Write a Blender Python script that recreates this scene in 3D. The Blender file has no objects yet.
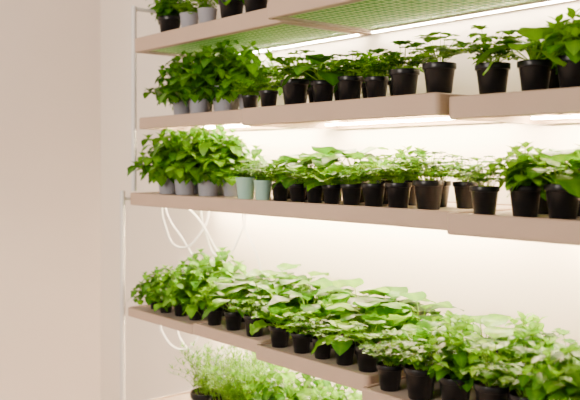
import bpy, math, random, bmesh
from mathutils import Vector, Matrix
C = bpy.context.scene.collection
H = 1.45

# ------------------------------------------------------------ materials
def pmat(name, col, rough=0.6, spec=0.3, noise=0.0, nscale=8.0, bump=0.0, bscale=200.0, metal=0.0):
    m = bpy.data.materials.new(name); m.use_nodes = True
    nt = m.node_tree; b = nt.nodes['Principled BSDF']
    b.inputs['Roughness'].default_value = rough
    b.inputs['Specular IOR Level'].default_value = spec
    b.inputs['Metallic'].default_value = metal
    tc = nt.nodes.new('ShaderNodeTexCoord')
    n = nt.nodes.new('ShaderNodeTexNoise'); n.inputs['Scale'].default_value = nscale
    n.inputs['Detail'].default_value = 4
    nt.links.new(tc.outputs['Object'], n.inputs['Vector'])
    r = nt.nodes.new('ShaderNodeValToRGB')
    c0 = [max(0, c*(1-noise)) for c in col]; c1 = [min(1, c*(1+noise)) for c in col]
    r.color_ramp.elements[0].position = 0.3; r.color_ramp.elements[1].position = 0.7
    r.color_ramp.elements[0].color = (*c0, 1); r.color_ramp.elements[1].color = (*c1, 1)
    nt.links.new(n.outputs['Fac'], r.inputs['Fac'])
    nt.links.new(r.outputs['Color'], b.inputs['Base Color'])
    if bump > 0:
        n2 = nt.nodes.new('ShaderNodeTexNoise'); n2.inputs['Scale'].default_value = bscale
        nt.links.new(tc.outputs['Object'], n2.inputs['Vector'])
        bp = nt.nodes.new('ShaderNodeBump'); bp.inputs['Strength'].default_value = bump
        bp.inputs['Distance'].default_value = 0.002
        nt.links.new(n2.outputs['Fac'], bp.inputs['Height'])
        nt.links.new(bp.outputs['Normal'], b.inputs['Normal'])
    return m

def leafmat(name, dark, mid, light, transl=0.4, rough=0.33):
    m = bpy.data.materials.new(name); m.use_nodes = True
    nt = m.node_tree; b = nt.nodes['Principled BSDF']; out = nt.nodes['Material Output']
    a = nt.nodes.new('ShaderNodeAttribute'); a.attribute_name = 'tint'
    oi = nt.nodes.new('ShaderNodeObjectInfo')
    mt = nt.nodes.new('ShaderNodeMath'); mt.operation = 'MULTIPLY_ADD'
    mt.inputs[1].default_value = 0.40; mt.inputs[2].default_value = -0.20
    nt.links.new(oi.outputs['Random'], mt.inputs[0])
    ad = nt.nodes.new('ShaderNodeMath'); ad.operation = 'ADD'
    nt.links.new(a.outputs['Fac'], ad.inputs[0]); nt.links.new(mt.outputs[0], ad.inputs[1])
    r = nt.nodes.new('ShaderNodeValToRGB')
    r.color_ramp.elements[0].color = (*dark, 1); r.color_ramp.elements[0].position = 0.0
    r.color_ramp.elements[1].color = (*light, 1); r.color_ramp.elements[1].position = 1.0
    e = r.color_ramp.elements.new(0.5); e.color = (*mid, 1)
    nt.links.new(ad.outputs[0], r.inputs['Fac'])
    nt.links.new(r.outputs['Color'], b.inputs['Base Color'])
    b.inputs['Roughness'].default_value = rough; b.inputs['Specular IOR Level'].default_value = 0.30
    t = nt.nodes.new('ShaderNodeBsdfTranslucent'); nt.links.new(r.outputs['Color'], t.inputs['Color'])
    mx = nt.nodes.new('ShaderNodeMixShader'); mx.inputs[0].default_value = transl
    nt.links.new(b.outputs[0], mx.inputs[1]); nt.links.new(t.outputs[0], mx.inputs[2])
    nt.links.new(mx.outputs[0], out.inputs['Surface'])
    return m

def emat(name, col, s, base=None):
    m = bpy.data.materials.new(name); m.use_nodes = True
    b = m.node_tree.nodes['Principled BSDF']
    b.inputs['Base Color'].default_value = (*(base or col), 1)
    b.inputs['Emission Color'].default_value = (*col, 1); b.inputs['Emission Strength'].default_value = s
    return m

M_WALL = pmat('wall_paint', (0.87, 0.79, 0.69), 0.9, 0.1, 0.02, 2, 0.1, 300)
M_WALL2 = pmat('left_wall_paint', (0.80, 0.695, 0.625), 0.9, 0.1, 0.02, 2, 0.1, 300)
M_CEIL = pmat('ceiling_paint', (0.8, 0.78, 0.76), 0.9, 0.1, 0.02)
M_FLOOR = pmat('floor_vinyl', (0.42, 0.34, 0.28), 0.6, 0.3, 0.12, 6)
M_TRIM = pmat('trim_paint', (0.78, 0.75, 0.72), 0.5, 0.3, 0.02)
M_SHELF = pmat('shelf_enamel', (0.46, 0.335, 0.25), 0.5, 0.3, 0.03, 5)
M_DECK = pmat('shelf_liner', (0.46, 0.37, 0.30), 0.6, 0.3, 0.03, 5)
M_POST = pmat('post_steel', (0.72, 0.68, 0.65), 0.35, 0.5, 0.02)
M_BLACK = pmat('black_plastic', (0.004, 0.004, 0.005), 0.28, 0.35, 0.2, 30)
M_MINT = pmat('mint_plastic', (0.38, 0.62, 0.51), 0.45, 0.4, 0.03)
M_GREY = pmat('pale_ceramic', (0.34, 0.34, 0.38), 0.45, 0.4, 0.03)
M_SOIL = pmat('potting_soil', (0.03, 0.018, 0.011), 0.95, 0.1, 0.6, 120, 0.8, 300)
M_CABLE = pmat('cable_white', (0.85, 0.83, 0.80), 0.5, 0.3, 0.01)
M_GRILLE = pmat('grille_paint', (0.58, 0.74, 0.30), 0.5, 0.3, 0.03)
M_GREEN = emat('green_grow_panel', (0.10, 0.48, 0.025), 0.4, (0.008, 0.08, 0.004))
M_LED = emat('led_diffuser', (1.0, 0.78, 0.50), 280)
M_LEDF = emat('front_led_diffuser', (1.0, 0.78, 0.50), 120)
M_LEDP = emat('panel_led_diffuser', (1.0, 0.84, 0.60), 120)
M_LEAF = leafmat('leaf_bright', (0.008, 0.048, 0.001), (0.060, 0.235, 0.001), (0.25, 0.54, 0.003))
M_LEAFD = leafmat('leaf_basil', (0.006, 0.040, 0.001), (0.042, 0.180, 0.001), (0.17, 0.43, 0.003), 0.35)
M_LEAFL = leafmat('leaf_lettuce', (0.014, 0.080, 0.001), (0.085, 0.29, 0.001), (0.29, 0.56, 0.004), 0.4)
M_STEM = pmat('stem_green', (0.18, 0.36, 0.015), 0.5, 0.3, 0.1)

# ------------------------------------------------------------ mesh builder
class MB:
    def __init__(s): s.v=[]; s.f=[]; s.m=[]; s.t=[]; s.sm=[]
    def vert(s,p,t=0.5): s.v.append(tuple(p)); s.t.append(t); return len(s.v)-1
    def face(s,ids,m=0,smooth=True): s.f.append(tuple(ids)); s.m.append(m); s.sm.append(smooth)
    def box(s,x0,x1,y0,y1,z0,z1,m=0):
        b=len(s.v)
        for z in (z0,z1):
            for (x,y) in ((x0,y0),(x1,y0),(x1,y1),(x0,y1)): s.vert((x,y,z))
        for q in ((0,3,2,1),(4,5,6,7),(0,1,5,4),(1,2,6,5),(2,3,7,6),(3,0,4,7)):
            s.face([b+i for i in q],m,False)
    def lathe(s,prof,m=0,n=28,c=(0,0)):
        rings=[]
        for (r,z) in prof:
            rings.append([s.vert((c[0]+r*math.cos(2*math.pi*i/n),c[1]+r*math.sin(2*math.pi*i/n),z)) for i in range(n)])
        for a,b in zip(rings,rings[1:]):
            for i in range(n):
                j=(i+1)%n; s.face((a[i],a[j],b[j],b[i]),m)
        return rings
    def tube(s,pts,r0,r1,m,n=4,t=0.5):
        rings=[]
        N=len(pts)
        for i,p in enumerate(pts):
            d=(pts[min(i+1,N-1)]-pts[max(i-1,0)])
            if d.length<1e-9: d=Vector((0,0,1))
            d.normalize(); a=d.orthogonal().normalized(); b=d.cross(a)
            r=r0+(r1-r0)*i/(N-1)
            rings.append([s.vert(p+a*r*math.cos(2*math.pi*k/n)+b*r*math.sin(2*math.pi*k/n),t) for k in range(n)])
        for a,b in zip(rings,rings[1:]):
            for i in range(n):
                j=(i+1)%n; s.face((a[i],a[j],b[j],b[i]),m)
    def mesh(s,name,mats):
        me=bpy.data.meshes.new(name); me.from_pydata(s.v,[],s.f)
        for m in mats: me.materials.append(m)
        me.polygons.foreach_set('material_index',s.m)
        me.polygons.foreach_set('use_smooth',s.sm)
        at=me.attributes.new('tint','FLOAT','POINT'); at.data.foreach_set('value',s.t)
        me.update(); return me
def obj(name,me,loc=(0,0,0),rot=0,sc=1,parent=None):
    o=bpy.data.objects.new(name,me); C.objects.link(o)
    o.location=loc; o.rotation_euler=(0,0,rot); o.scale=(sc,)*3 if not isinstance(sc,tuple) else sc
    if parent: o.parent=parent
    return o

# ------------------------------------------------------------ leaves
def leaf(mb,base,az,el,L,W,kind,R,droop=0.8,fold=0.15,ruff=0.0,tint=0.5,mat=0,roll=0.0):
    ns={'ovate':7,'round':13,'small':4,'tooth':8}[kind]
    cs={'small':(-1,0,1),'round':(-1,-.8,-.4,0,.4,.8,1)}.get(kind,(-1,-.5,0,.5,1))
    p=Vector(base); hx=Vector((math.cos(az),math.sin(az),0)); side=Vector((-math.sin(az),math.cos(az),0))
    rows=[]
    ph=R.random()*6.28
    for i in range(ns+1):
        s=i/ns; e=el-droop*s
        d=hx*math.cos(e)+Vector((0,0,math.sin(e)))
        nrm=-hx*math.sin(e)+Vector((0,0,math.cos(e)))
        sd=side*math.cos(roll)+nrm*math.sin(roll); nn=nrm*math.cos(roll)-side*math.sin(roll)
        if i>0: p=p+d*(L/ns)
        if kind in('ovate','small'): w=math.sin(math.pi*min(1,s**0.72*0.985+0.015))**0.8
        elif kind=='tooth': w=math.sin(math.pi*min(1,s**0.95*0.97+0.03))**0.6*(0.62 if i%2 else 1.1)
        else:
            q=s**0.85; w=math.sqrt(max(0,1-(2*q-1)**2))*0.97+0.05*(1-s)
            w*=1+.05*math.sin(i*2.6+ph)
        w=max(w,0.03)
        row=[]
        for c in cs:
            lift=fold*abs(c)**1.5*W*w
            pk=0.0
            if kind=='ovate': pk=-0.10*W*w*c*c+0.018*L*math.sin(s*14)*abs(c)
            if kind=='round': pk=0.025*L*math.sin(s*16+abs(c)*3)*(0.3+abs(c))
            rf=ruff*L*(math.sin(s*24+ph+(2 if c>0 else 0)) if kind=='round' else math.sin(s*11+ph+c*2))*abs(c)**4
            q=p+sd*(W/2*w*c)+nn*(lift+pk+rf)
            row.append(mb.vert(q,tint+(0.16 if c==0 else 0)+(0.12*abs(c)**4 if kind=='round' else 0)+0.06*(R.random()-.5)))
        rows.append(row)
    for a,b in zip(rows,rows[1:]):
        for k in range(len(cs)-1): mb.face((a[k],b[k],b[k+1],a[k+1]),mat)

def trif(mb,p,az,el,L,R,tint,kind='tooth'):
    leaf(mb,p,az,el,L,L*0.80,kind,R,0.7,0.12,0.03,tint)
    for sg in(-1,1):
        leaf(mb,p,az+sg*R.uniform(0.8,1.1),el-.05,L*.85,L*0.68,kind,R,0.6,0.12,0.03,tint-.04)
        leaf(mb,p,az+sg*R.uniform(1.7,2.1),el-.1,L*.6,L*0.48,kind,R,0.6,0.12,0.03,tint-.08)

def pot(mb,style):
    if style=='black':
        prof=[(0.0001,0.0),(0.0275,0.0),(0.029,0.0015),(0.0365,0.061),(0.0375,0.062),(0.0398,0.0625),(0.0405,0.064),(0.0408,0.075),(0.0402,0.0765),(0.0385,0.0765),(0.0378,0.075),(0.0365,0.064)]
    else:
        prof=[(0.0001,0.0),(0.0285,0.0),(0.030,0.0015),(0.0385,0.080),(0.0400,0.081),(0.0402,0.083),(0.0390,0.084),(0.0375,0.082),(0.0365,0.066)]
    mb.lathe(prof,2)
    mb.lathe([(0.0366,0.068),(0.026,0.070),(0.012,0.072),(0.0004,0.072)],3,24)
    return 0.070

def stem(mb,R,az,tilts,Ln,r0,z0,rad=(.0011,.0007)):
    p=Vector((r0*math.cos(az),r0*math.sin(az),z0)); pts=[p.copy()]
    for tt in tilts:
        p=p+Vector((math.sin(tt)*math.cos(az),math.sin(tt)*math.sin(az),math.cos(tt)))*(Ln/len(tilts)); pts.append(p.copy())
    mb.tube(pts,rad[0],rad[1],1); return pts

def make(kind,style,seed,mats_pot):
    R=random.Random(seed*17+len(kind)); mb=MB(); z0=pot(mb,style)
    if kind=='seedling':
        n=R.randint(24,28)
        for i in range(n):
            az=i*2.4+R.uniform(-.4,.4); f=(i+.5)/n
            tilt=0.12+1.15*f**0.8+R.uniform(-.1,.1); Ln=R.uniform(.045,.095)*(1-.1*f)
            pts=stem(mb,R,az,[tilt*(0.55+.22*k) for k in range(4)],Ln,R.uniform(0,.02),z0)
            L=R.uniform(.026,.040); tn=R.uniform(.25,.95)
            trif(mb,pts[-1],az,R.uniform(.1,.7),L,R,tn)
            if R.random()<.8: trif(mb,pts[2],az+R.uniform(-1.6,1.6),R.uniform(.1,.6),L*.85,R,tn-.2)
    elif kind=='sprout':
        for i in range(15):
            az=i*2.4+R.uniform(-.4,.4); tilt=0.08+1.1*(i/15)
            pts=stem(mb,R,az,[tilt*(0.6+.2*k) for k in range(4)],R.uniform(.035,.080),.006,z0,(.0014,.0009))
            for q in(0,1,2,3):
                leaf(mb,pts[-1 if q<3 else 2],az+q*2.1+R.uniform(-.3,.3),R.uniform(.0,.5),R.uniform(.032,.046),R.uniform(.022,.030),'ovate',R,.6,.1,.01,R.uniform(.35,.85))
    elif kind=='lettuce':
        n=R.randint(14,16)
        for i in range(n):
            az=i*2.4+R.uniform(-.3,.3); f=i/n
            el=1.4-1.2*f+R.uniform(-.12,.12); L=R.uniform(.075,.105)*(.8+.2*f)
            p=Vector((.010*math.cos(az),.010*math.sin(az),z0-.002))
            q=p+Vector((math.cos(az)*math.cos(el),math.sin(az)*math.cos(el),math.sin(el)))*.024
            mb.tube([p,(p+q)/2,q],.0022,.0014,1)
            leaf(mb,q,az,el,L,L*R.uniform(.85,1.05),'round',R,R.uniform(.8,1.4),.16,.045,R.uniform(.25,.9)-.15*f)
    elif kind in('basil','bigbasil'):
        big=kind=='bigbasil'
        n=18 if big else 10; hh=.15 if big else .105; sp=1.75 if big else 1.0
        for i in range(n):
            az=i*2.4+R.uniform(-.3,.3); f=(i+.3)/n; tilt=sp*f
            pts=stem(mb,R,az,[tilt*(0.7+.16*k) for k in range(5)],hh*R.uniform(.8,1.05)*(1-.25*f),.018*f,z0,(.0018,.001))
            for k in(1,2,3,4,5):
                if k==1 and R.random()<.5: continue
                base=az+(k%2)*1.57+R.uniform(-.3,.3)
                for g in(0,math.pi):
                    L=R.uniform(.050,.080)*(1.0 if k<5 else .75)*(1.0 if big else .8)
                    leaf(mb,pts[k],base+g,R.uniform(-.2,.45),L,L*R.uniform(.62,.76),'ovate',R,R.uniform(.8,1.6),.12,.015,R.uniform(.15,.6)+.06*k)
            for g in range(3):
                leaf(mb,pts[5],g*2.1+az,.9,.028,.018,'ovate',R,.5,.2,0,.85)
    elif kind=='broad':
        for i in range(13):
            az=i*2.4+R.uniform(-.3,.3); f=i/13; el=1.35-1.0*f
            Ln=R.uniform(.04,.080)
            p=Vector((0.004,0,z0)); d=Vector((math.cos(az)*math.cos(el),math.sin(az)*math.cos(el),math.sin(el)))
            q=p+d*Ln; mb.tube([p,(p+q)/2,q],.002,.0013,1)
            L=R.uniform(.070,.105); leaf(mb,q,az,el-.5,L,L*.85,'ovate',R,1.1,.12,.02,R.uniform(.2,.85))
    elif kind=='dill':
        for i in range(46):
            az=R.uniform(0,6.28); tilt=R.uniform(0,.9)
            pts=stem(mb,R,az,[tilt*(0.5+.25*k) for k in range(5)],R.uniform(.08,.14),R.uniform(0,.03),z0,(.0008,.0005))
            for k in range(1,6):
                for g in range(7):
                    leaf(mb,pts[k],R.uniform(0,6.28),R.uniform(.2,1.1),R.uniform(.014,.024),.0026,'small',R,.3,0,0,R.uniform(.4,.85))
    lm={'bigbasil':M_LEAFD,'lettuce':M_LEAFL}.get(kind,M_LEAF)
    return mb.mesh('mesh_%s_%s_%d'%(kind,style,seed),[lm,M_STEM,mats_pot,M_SOIL])

LIB={}
def get(kind,style,seed):
    k=(kind,style,seed)
    if k not in LIB:
        LIB[k]=make(kind,'black' if style=='black' else 'cup',seed,{'black':M_BLACK,'mint':M_MINT,'grey':M_GREY}[style])
    return LIB[k]
NAMES={'seedling':'potted_parsley','sprout':'potted_sprout','lettuce':'potted_lettuce','basil':'potted_basil','bigbasil':'potted_basil','broad':'potted_spinach','dill':'potted_dill'}
RR=random.Random(11)
def plant(kind,x,y,z,W=.08,style='black',seed=None,hs=1.0):
    s=W/.08
    if seed is None: seed=RR.randint(1,4)
    return obj(NAMES[kind],get(kind,style,seed),(x,y,z+.0005),RR.uniform(0,6.28),(s,s,s*hs))

# ------------------------------------------------------------ room
def wall(name,x0,x1,y0,y1,z0,z1,m):
    mb=MB(); mb.box(x0,x1,y0,y1,z0,z1); return obj(name,mb.mesh(name,[m]))
WY=2.0; WX=-3.88
wall('wall_back',WX-.1,2.4,WY,WY+.1,0,2.8,M_WALL)
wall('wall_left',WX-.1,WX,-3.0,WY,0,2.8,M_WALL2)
wall('floor',WX-.1,2.4,-3.0,WY+.1,-.1,0,M_FLOOR)
wall('ceiling',WX-.1,2.4,-3.0,WY+.1,2.8,2.9,M_CEIL)
wall('baseboard_back',WX,2.4,WY-.015,WY,0,.09,M_TRIM)
wall('baseboard_left',WX,WX+.015,-3.0,WY-.015,0,.09,M_TRIM)

# ------------------------------------------------------------ shelves
def rrect(x0,x1,y0,y1,r,n=6):
    pts=[]
    for (cx,cy,a) in ((x1-r,y1-r,0),(x0+r,y1-r,90),(x0+r,y0+r,180),(x1-r,y0+r,270)):
        for i in range(n+1):
            t=math.radians(a+90*i/n); pts.append((cx+r*math.cos(t),cy+r*math.sin(t)))
    return pts
XL=-2.83
def shelf(x0,x1,yf,ztop,h,grille=False,led=True,yb=WY-.012):
    mb=MB()
    r=.018; t=.012; e=.003
    o=rrect(x0,x1,yf,yb,r); i_=rrect(x0+t,x1-t,yf+t,yb-t,r-t+.002)
    oe=rrect(x0+e,x1-e,yf+e,yb-e,r-e)
    zb=ztop-h; lip=.004
    loops=[(i_,zb+.002),(i_,zb),(oe,zb),(o,zb+e),(o,ztop+lip-e),(oe,ztop+lip),(i_,ztop+lip),(i_,ztop)]
    ids=[[mb.vert((p[0],p[1],z)) for p in L] for (L,z) in loops]
    N=len(o)
    prev=ids[-1]
    for L in ids:
        for k in range(N):
            j=(k+1)%N; mb.face((prev[k],prev[j],L[j],L[k]) ,0,False)
        prev=L
    mb.box(x0+t*.9,x1-t*.9,yf+t*.9,yb-t*.9,ztop-.012,ztop,1)
    for xx in (x0+.06,x1-.06): mb.box(xx-.012,xx+.012,yf+.05,WY,zb+.016,ztop-.012,0)
    if grille:
        gz=zb+.006
        mb.box(x0+t,x1-t,yf+t,yb-t,gz+.003,gz+.006,2)
        fw=.026
        for (a,b,c,d) in ((x0+t,x1-t,yf+t,yf+t+fw),(x0+t,x1-t,yb-t-fw,yb-t),(x0+t,x0+t+fw,yf+t+fw,yb-t-fw),(x1-t-fw,x1-t,yf+t+fw,yb-t-fw)):
            mb.box(a,b,c,d,gz-.003,gz+.003,1)
        y=yf+t+fw+.02
        while y<yb-t-fw: mb.box(x0+t+fw,x1-t-fw,y,y+.0045,gz+.0018,gz+.003,3); y+=.032
        x=x0+t+fw+.012
        while x<x1-t-fw: mb.box(x,x+.004,yf+t+fw,yb-t-fw,gz+.0019,gz+.0029,3); x+=.026
    me=mb.mesh('grow_shelf',[M_SHELF,M_DECK,M_GREEN,M_GRILLE]); me.validate()
    bm=bmesh.new(); bm.from_mesh(me); bmesh.ops.recalc_face_normals(bm,faces=bm.faces); bm.to_mesh(me); bm.free()
    so=obj('grow_shelf',me)
    if led:
        def bar(nm,ya,yb2,z,hh=.006,m=M_LED):
            l=MB(); l.box(x0+.03,x1-.03,ya,yb2,z-hh,z); obj(nm,l.mesh('led_strip',[m]),parent=so)
        if grille:
            bar('led_strip',yb-t-.018,yb-t-.008,gz-.0032,.004,M_LEDP)
        else:
            bar('led_strip',yb-.080,yb-.060,zb+.016)
            bar('led_strip_2',yf+.13,yf+.145,ztop-.0125,.006,M_LEDF)
    return so
Z1,Z2,Z3,Z4,Z5=H+.485,H+.168,H-.125,H-.56,H-.945
Z2R=H+.157; Z4R=H-.575
shelf(XL,-1.91,1.60,Z1,.052,True)
shelf(-1.903,-.60,1.527,Z1,.052,True)
shelf(XL,-2.115,1.62,Z2+.004,.042)
shelf(-2.075,-1.270,1.56,Z2,.052)
shelf(-1.262,-.55,1.585,Z2R,.052)
shelf(XL,-1.245,1.58,Z3,.044)
shelf(-1.225,-.55,1.53,Z3,.048)
shelf(XL,-2.36,1.57,Z4-.015,.030)
shelf(-2.34,-1.96,1.55,Z4,.036)
shelf(-1.94,-1.46,1.51,Z4,.040)
shelf(-1.44,-.95,1.46,Z4R,.044)
shelf(-.94,-.50,1.43,Z4R,.044)
shelf(-2.79,-2.05,1.60,Z5,.036)
shelf(-2.03,-.9,1.55,Z5,.036,led=False)

mb=MB()
def post(x,y,z0,z1,r=.011):
    mb.tube([Vector((x,y,z0)),Vector((x,y,(z0+z1)/2)),Vector((x,y,z1))],r,r,0,12)
post(XL-.012,1.61,Z3+.01,H+.62); post(XL-.012,1.56,0,Z3+.012)
mb.tube([Vector((XL-.012,1.61,H+.61)),Vector((XL-.012,1.8,H+.61)),Vector((XL-.012,WY,H+.61))],.008,.008,0,10)
for z in (Z3-.02,Z5-.02,.2): mb.tube([Vector((XL-.012,1.56,z)),Vector((XL-.012,1.8,z)),Vector((XL-.012,WY,z))],.007,.007,0,10)
obj('metal_rack_frame',mb.mesh('metal_rack_frame',[M_POST]))

# ------------------------------------------------------------ plants
for (x,y,w,k,st) in ((-2.75,1.72,.095,'basil','black'),(-2.58,1.70,.075,'sprout','grey'),(-2.46,1.70,.075,'dill','grey'),(-2.31,1.70,.095,'basil','black'),(-2.17,1.70,.09,'basil','black'),(-2.03,1.71,.08,'seedling','black')):
    plant(k,x,y,Z1,w,st)
for x in (-1.8,-1.62,-1.44,-1.26,-1.08,-.9): plant('seedling',x,1.66,Z1,.09)
# tier 2
for (x,y,w,k,s) in ((-2.68,1.73,.080,'bigbasil',1),(-2.545,1.72,.085,'bigbasil',2),(-2.40,1.73,.09,'bigbasil',3),(-2.29,1.76,.080,'bigbasil',2),(-2.46,1.80,.085,'bigbasil',1),(-2.63,1.80,.080,'bigbasil',3)):
    plant(k,x,y,Z2+.004,w,'grey',s,1.10)
plant('seedling',-2.165,1.67,Z2+.004,.055)
for (x,w,k) in ((-2.008,.062,'seedling'),(-1.879,.088,'seedling'),(-1.752,.074,'broad'),(-1.64,.078,'seedling'),(-1.535,.068,'seedling'),(-1.433,.080,'seedling'),(-1.316,.086,'sprout')):
    plant(k,x,1.625,Z2,w)
for (x,w,k) in ((-1.172,.085,'seedling'),(-1.055,.080,'broad'),(-.955,.082,'basil'),(-.85,.085,'seedling'),(-.74,.085,'seedling')):
    plant(k,x,1.65,Z2R,w)
for (x,w,k) in ((-2.02,.07,'seedling'),(-1.92,.075,'basil'),(-1.80,.075,'seedling'),(-1.68,.07,'basil'),(-1.57,.07,'seedling')):
    plant(k,x,1.76,Z2,w)
for (x,w,k) in ((-1.08,.08,'basil'),(-.97,.08,'broad'),(-.85,.08,'broad')): plant(k,x,1.78,Z2R,w)
# tier 3
for (x,y,w,s) in ((-2.70,1.68,.088,1),(-2.58,1.68,.092,2),(-2.44,1.69,.092,3),(-2.36,1.74,.08,1),(-2.50,1.80,.085,2),(-2.65,1.80,.085,3)):
    plant('bigbasil',x,y,Z3,w,'grey',s,1.03)
plant('seedling',-2.155,1.645,Z3,.070,'mint'); plant('seedling',-2.062,1.645,Z3,.062,'mint')
for (x,w,k) in ((-1.974,.060,'seedling'),(-1.888,.060,'broad'),(-1.81,.058,'seedling'),(-1.735,.060,'lettuce'),(-1.653,.064,'seedling'),(-1.565,.068,'seedling'),(-1.473,.072,'seedling'),(-1.368,.080,'seedling')):
    plant(k,x,1.645,Z3,w)
for (x,w,k) in ((-2.10,.075,'lettuce'),(-1.99,.085,'broad'),(-1.87,.090,'broad'),(-1.76,.085,'broad'),(-1.65,.075,'lettuce'),(-1.55,.075,'basil'),(-1.44,.075,'seedling'),(-1.34,.075,'seedling')):
    plant(k,x,1.77,Z3,w)
for (x,w,k) in ((-1.155,.070,'seedling'),(-1.045,.075,'basil'),(-.95,.080,'broad'),(-.85,.08,'basil'),(-.75,.08,'seedling')):
    plant(k,x,1.595,Z3,w)
for (x,w,k) in ((-1.08,.080,'broad'),(-.98,.085,'broad'),(-.87,.08,'basil')): plant(k,x,1.73,Z3,w)
# tier 4
for (x,y,w,k) in ((-2.74,1.65,.055,'bigbasil'),(-2.65,1.64,.060,'bigbasil'),(-2.56,1.65,.065,'bigbasil'),(-2.46,1.65,.070,'bigbasil'),(-2.60,1.76,.080,'bigbasil'),(-2.47,1.77,.085,'bigbasil')):
    plant(k,x,y,Z4-.015,w)
for (x,y,w,k) in ((-2.28,1.605,.064,'basil'),(-2.17,1.605,.064,'broad'),(-2.05,1.60,.070,'seedling'),
    (-2.27,1.72,.085,'broad'),(-2.15,1.72,.09,'broad'),(-2.03,1.72,.085,'lettuce'),(-2.2,1.82,.10,'broad'),(-2.06,1.82,.095,'broad'),
    (-1.88,1.565,.068,'lettuce'),(-1.78,1.565,.062,'seedling'),(-1.69,1.565,.060,'seedling'),(-1.60,1.565,.062,'broad'),(-1.51,1.565,.070,'seedling'),
    (-1.88,1.69,.082,'broad'),(-1.76,1.69,.078,'lettuce'),(-1.64,1.69,.085,'broad'),(-1.53,1.69,.08,'lettuce'),
    (-1.92,1.81,.09,'broad'),(-1.78,1.81,.095,'broad'),(-1.64,1.81,.090,'broad'),(-1.52,1.80,.09,'broad')):
    plant(k,x,y,Z4,w)
for (x,y,w,k) in ((-1.385,1.515,.068,'seedling'),(-1.285,1.515,.080,'seedling'),(-1.18,1.515,.08,'basil'),(-1.075,1.515,.085,'seedling'),(-.985,1.515,.08,'seedling'),
    (-1.38,1.63,.080,'lettuce'),(-1.27,1.63,.085,'basil'),(-1.16,1.63,.085,'broad'),(-1.05,1.63,.085,'basil'),
    (-1.40,1.76,.08,'lettuce'),(-1.28,1.76,.085,'broad'),(-1.15,1.76,.085,'basil'),(-1.02,1.76,.085,'seedling'),
    (-.88,1.49,.09,'basil'),(-.78,1.49,.09,'seedling'),(-.68,1.49,.09,'basil'),(-.88,1.62,.09,'seedling'),(-.76,1.62,.09,'basil'),(-.9,1.76,.09,'basil')):
    plant(k,x,y,Z4R,w)
# tier 5
for (x,y,w,k) in ((-2.43,1.67,.11,'dill'),(-2.31,1.67,.11,'dill'),(-2.18,1.66,.11,'dill'),(-2.34,1.80,.11,'dill'),(-2.2,1.80,.1,'basil')):
    plant(k,x,y,Z5,w,hs=1.05)
for (x,y,w,k) in ((-1.98,1.61,.09,'basil'),(-1.86,1.61,.09,'broad'),(-1.74,1.61,.09,'basil'),(-1.62,1.61,.09,'basil'),(-1.5,1.61,.09,'lettuce'),(-1.38,1.61,.09,'basil'),(-1.95,1.74,.09,'basil'),(-1.8,1.74,.09,'basil')):
    plant(k,x,y,Z5,w,hs=1.35)

# ------------------------------------------------------------ cables
def cable(name,curves,r=.0045):
    cu=bpy.data.curves.new(name,'CURVE'); cu.dimensions='3D'; cu.bevel_depth=r; cu.bevel_resolution=3; cu.resolution_u=8
    for pts in curves:
        sp=cu.splines.new('BEZIER'); sp.bezier_points.add(len(pts)-1)
        for b,p in zip(sp.bezier_points,pts): b.co=p; b.handle_left_type=b.handle_right_type='AUTO'
    cu.materials.append(M_CABLE)
    o=bpy.data.objects.new(name,cu); C.objects.link(o); return o
zb=Z3-.030
cable('power_cables',[
 [(-2.72,1.66,zb),(-2.73,1.68,zb-.08),(-2.68,1.72,zb-.18),(-2.60,1.78,zb-.10),(-2.58,1.80,zb)],
 [(-2.76,1.70,zb),(-2.75,1.71,zb-.06),(-2.70,1.74,zb-.14),(-2.66,1.80,zb-.24),(-2.58,1.86,zb-.27),(-2.52,1.90,zb-.40)],
 [(-2.60,1.76,zb),(-2.62,1.80,zb-.12),(-2.60,1.86,zb-.22),(-2.52,1.9,zb-.12),(-2.50,1.92,zb)],
 [(-2.48,1.88,zb),(-2.50,1.90,zb-.09),(-2.46,1.93,zb-.20),(-2.43,1.95,zb-.38)],
 [(-2.66,1.70,zb),(-2.60,1.74,zb-.05),(-2.56,1.80,zb-.17),(-2.54,1.86,zb-.28),(-2.60,1.92,zb-.38)],
])
z5=Z4-.045
cable('extension_cord',[
 [(-2.70,1.64,z5),(-2.71,1.66,z5-.06),(-2.64,1.70,z5-.12),(-2.56,1.74,z5-.05),(-2.55,1.76,z5)],
 [(-2.62,1.66,z5),(-2.60,1.68,z5-.08),(-2.54,1.74,z5-.14),(-2.46,1.80,z5-.10),(-2.42,1.85,z5)],
])

# ------------------------------------------------------------ light
w=bpy.data.worlds.new('World'); bpy.context.scene.world=w; w.use_nodes=True
w.node_tree.nodes['Background'].inputs[0].default_value=(1.0,.88,.77,1)
w.node_tree.nodes['Background'].inputs[1].default_value=0.55
def area(name,loc,tgt,size,power,col):
    l=bpy.data.lights.new(name,'AREA'); l.shape='RECTANGLE'; l.size=size[0]; l.size_y=size[1]; l.energy=power; l.color=col
    o=bpy.data.objects.new(name,l); C.objects.link(o); o.location=loc
    o.rotation_euler=(Vector(tgt)-Vector(loc)).to_track_quat('-Z','Y').to_euler(); return o
area('fill_light',(-1.3,-1.6,2.0),(-3.9,0.9,1.7),(1.6,1.6),130,(1,.88,.77))  # added off-camera fill lamp, brightens the left wall; no window modelled

# ------------------------------------------------------------ camera
cd=bpy.data.cameras.new('camera'); cd.lens=50; cd.sensor_width=36; cd.shift_y=-38/580
cd.clip_start=.05
cd.dof.use_dof=True; cd.dof.focus_distance=2.25; cd.dof.aperture_fstop=3.0
co=bpy.data.objects.new('camera',cd); C.objects.link(co); co.location=(0,0,H)
co.rotation_euler=(math.radians(90),0,math.radians(49.5))
bpy.context.scene.camera=co
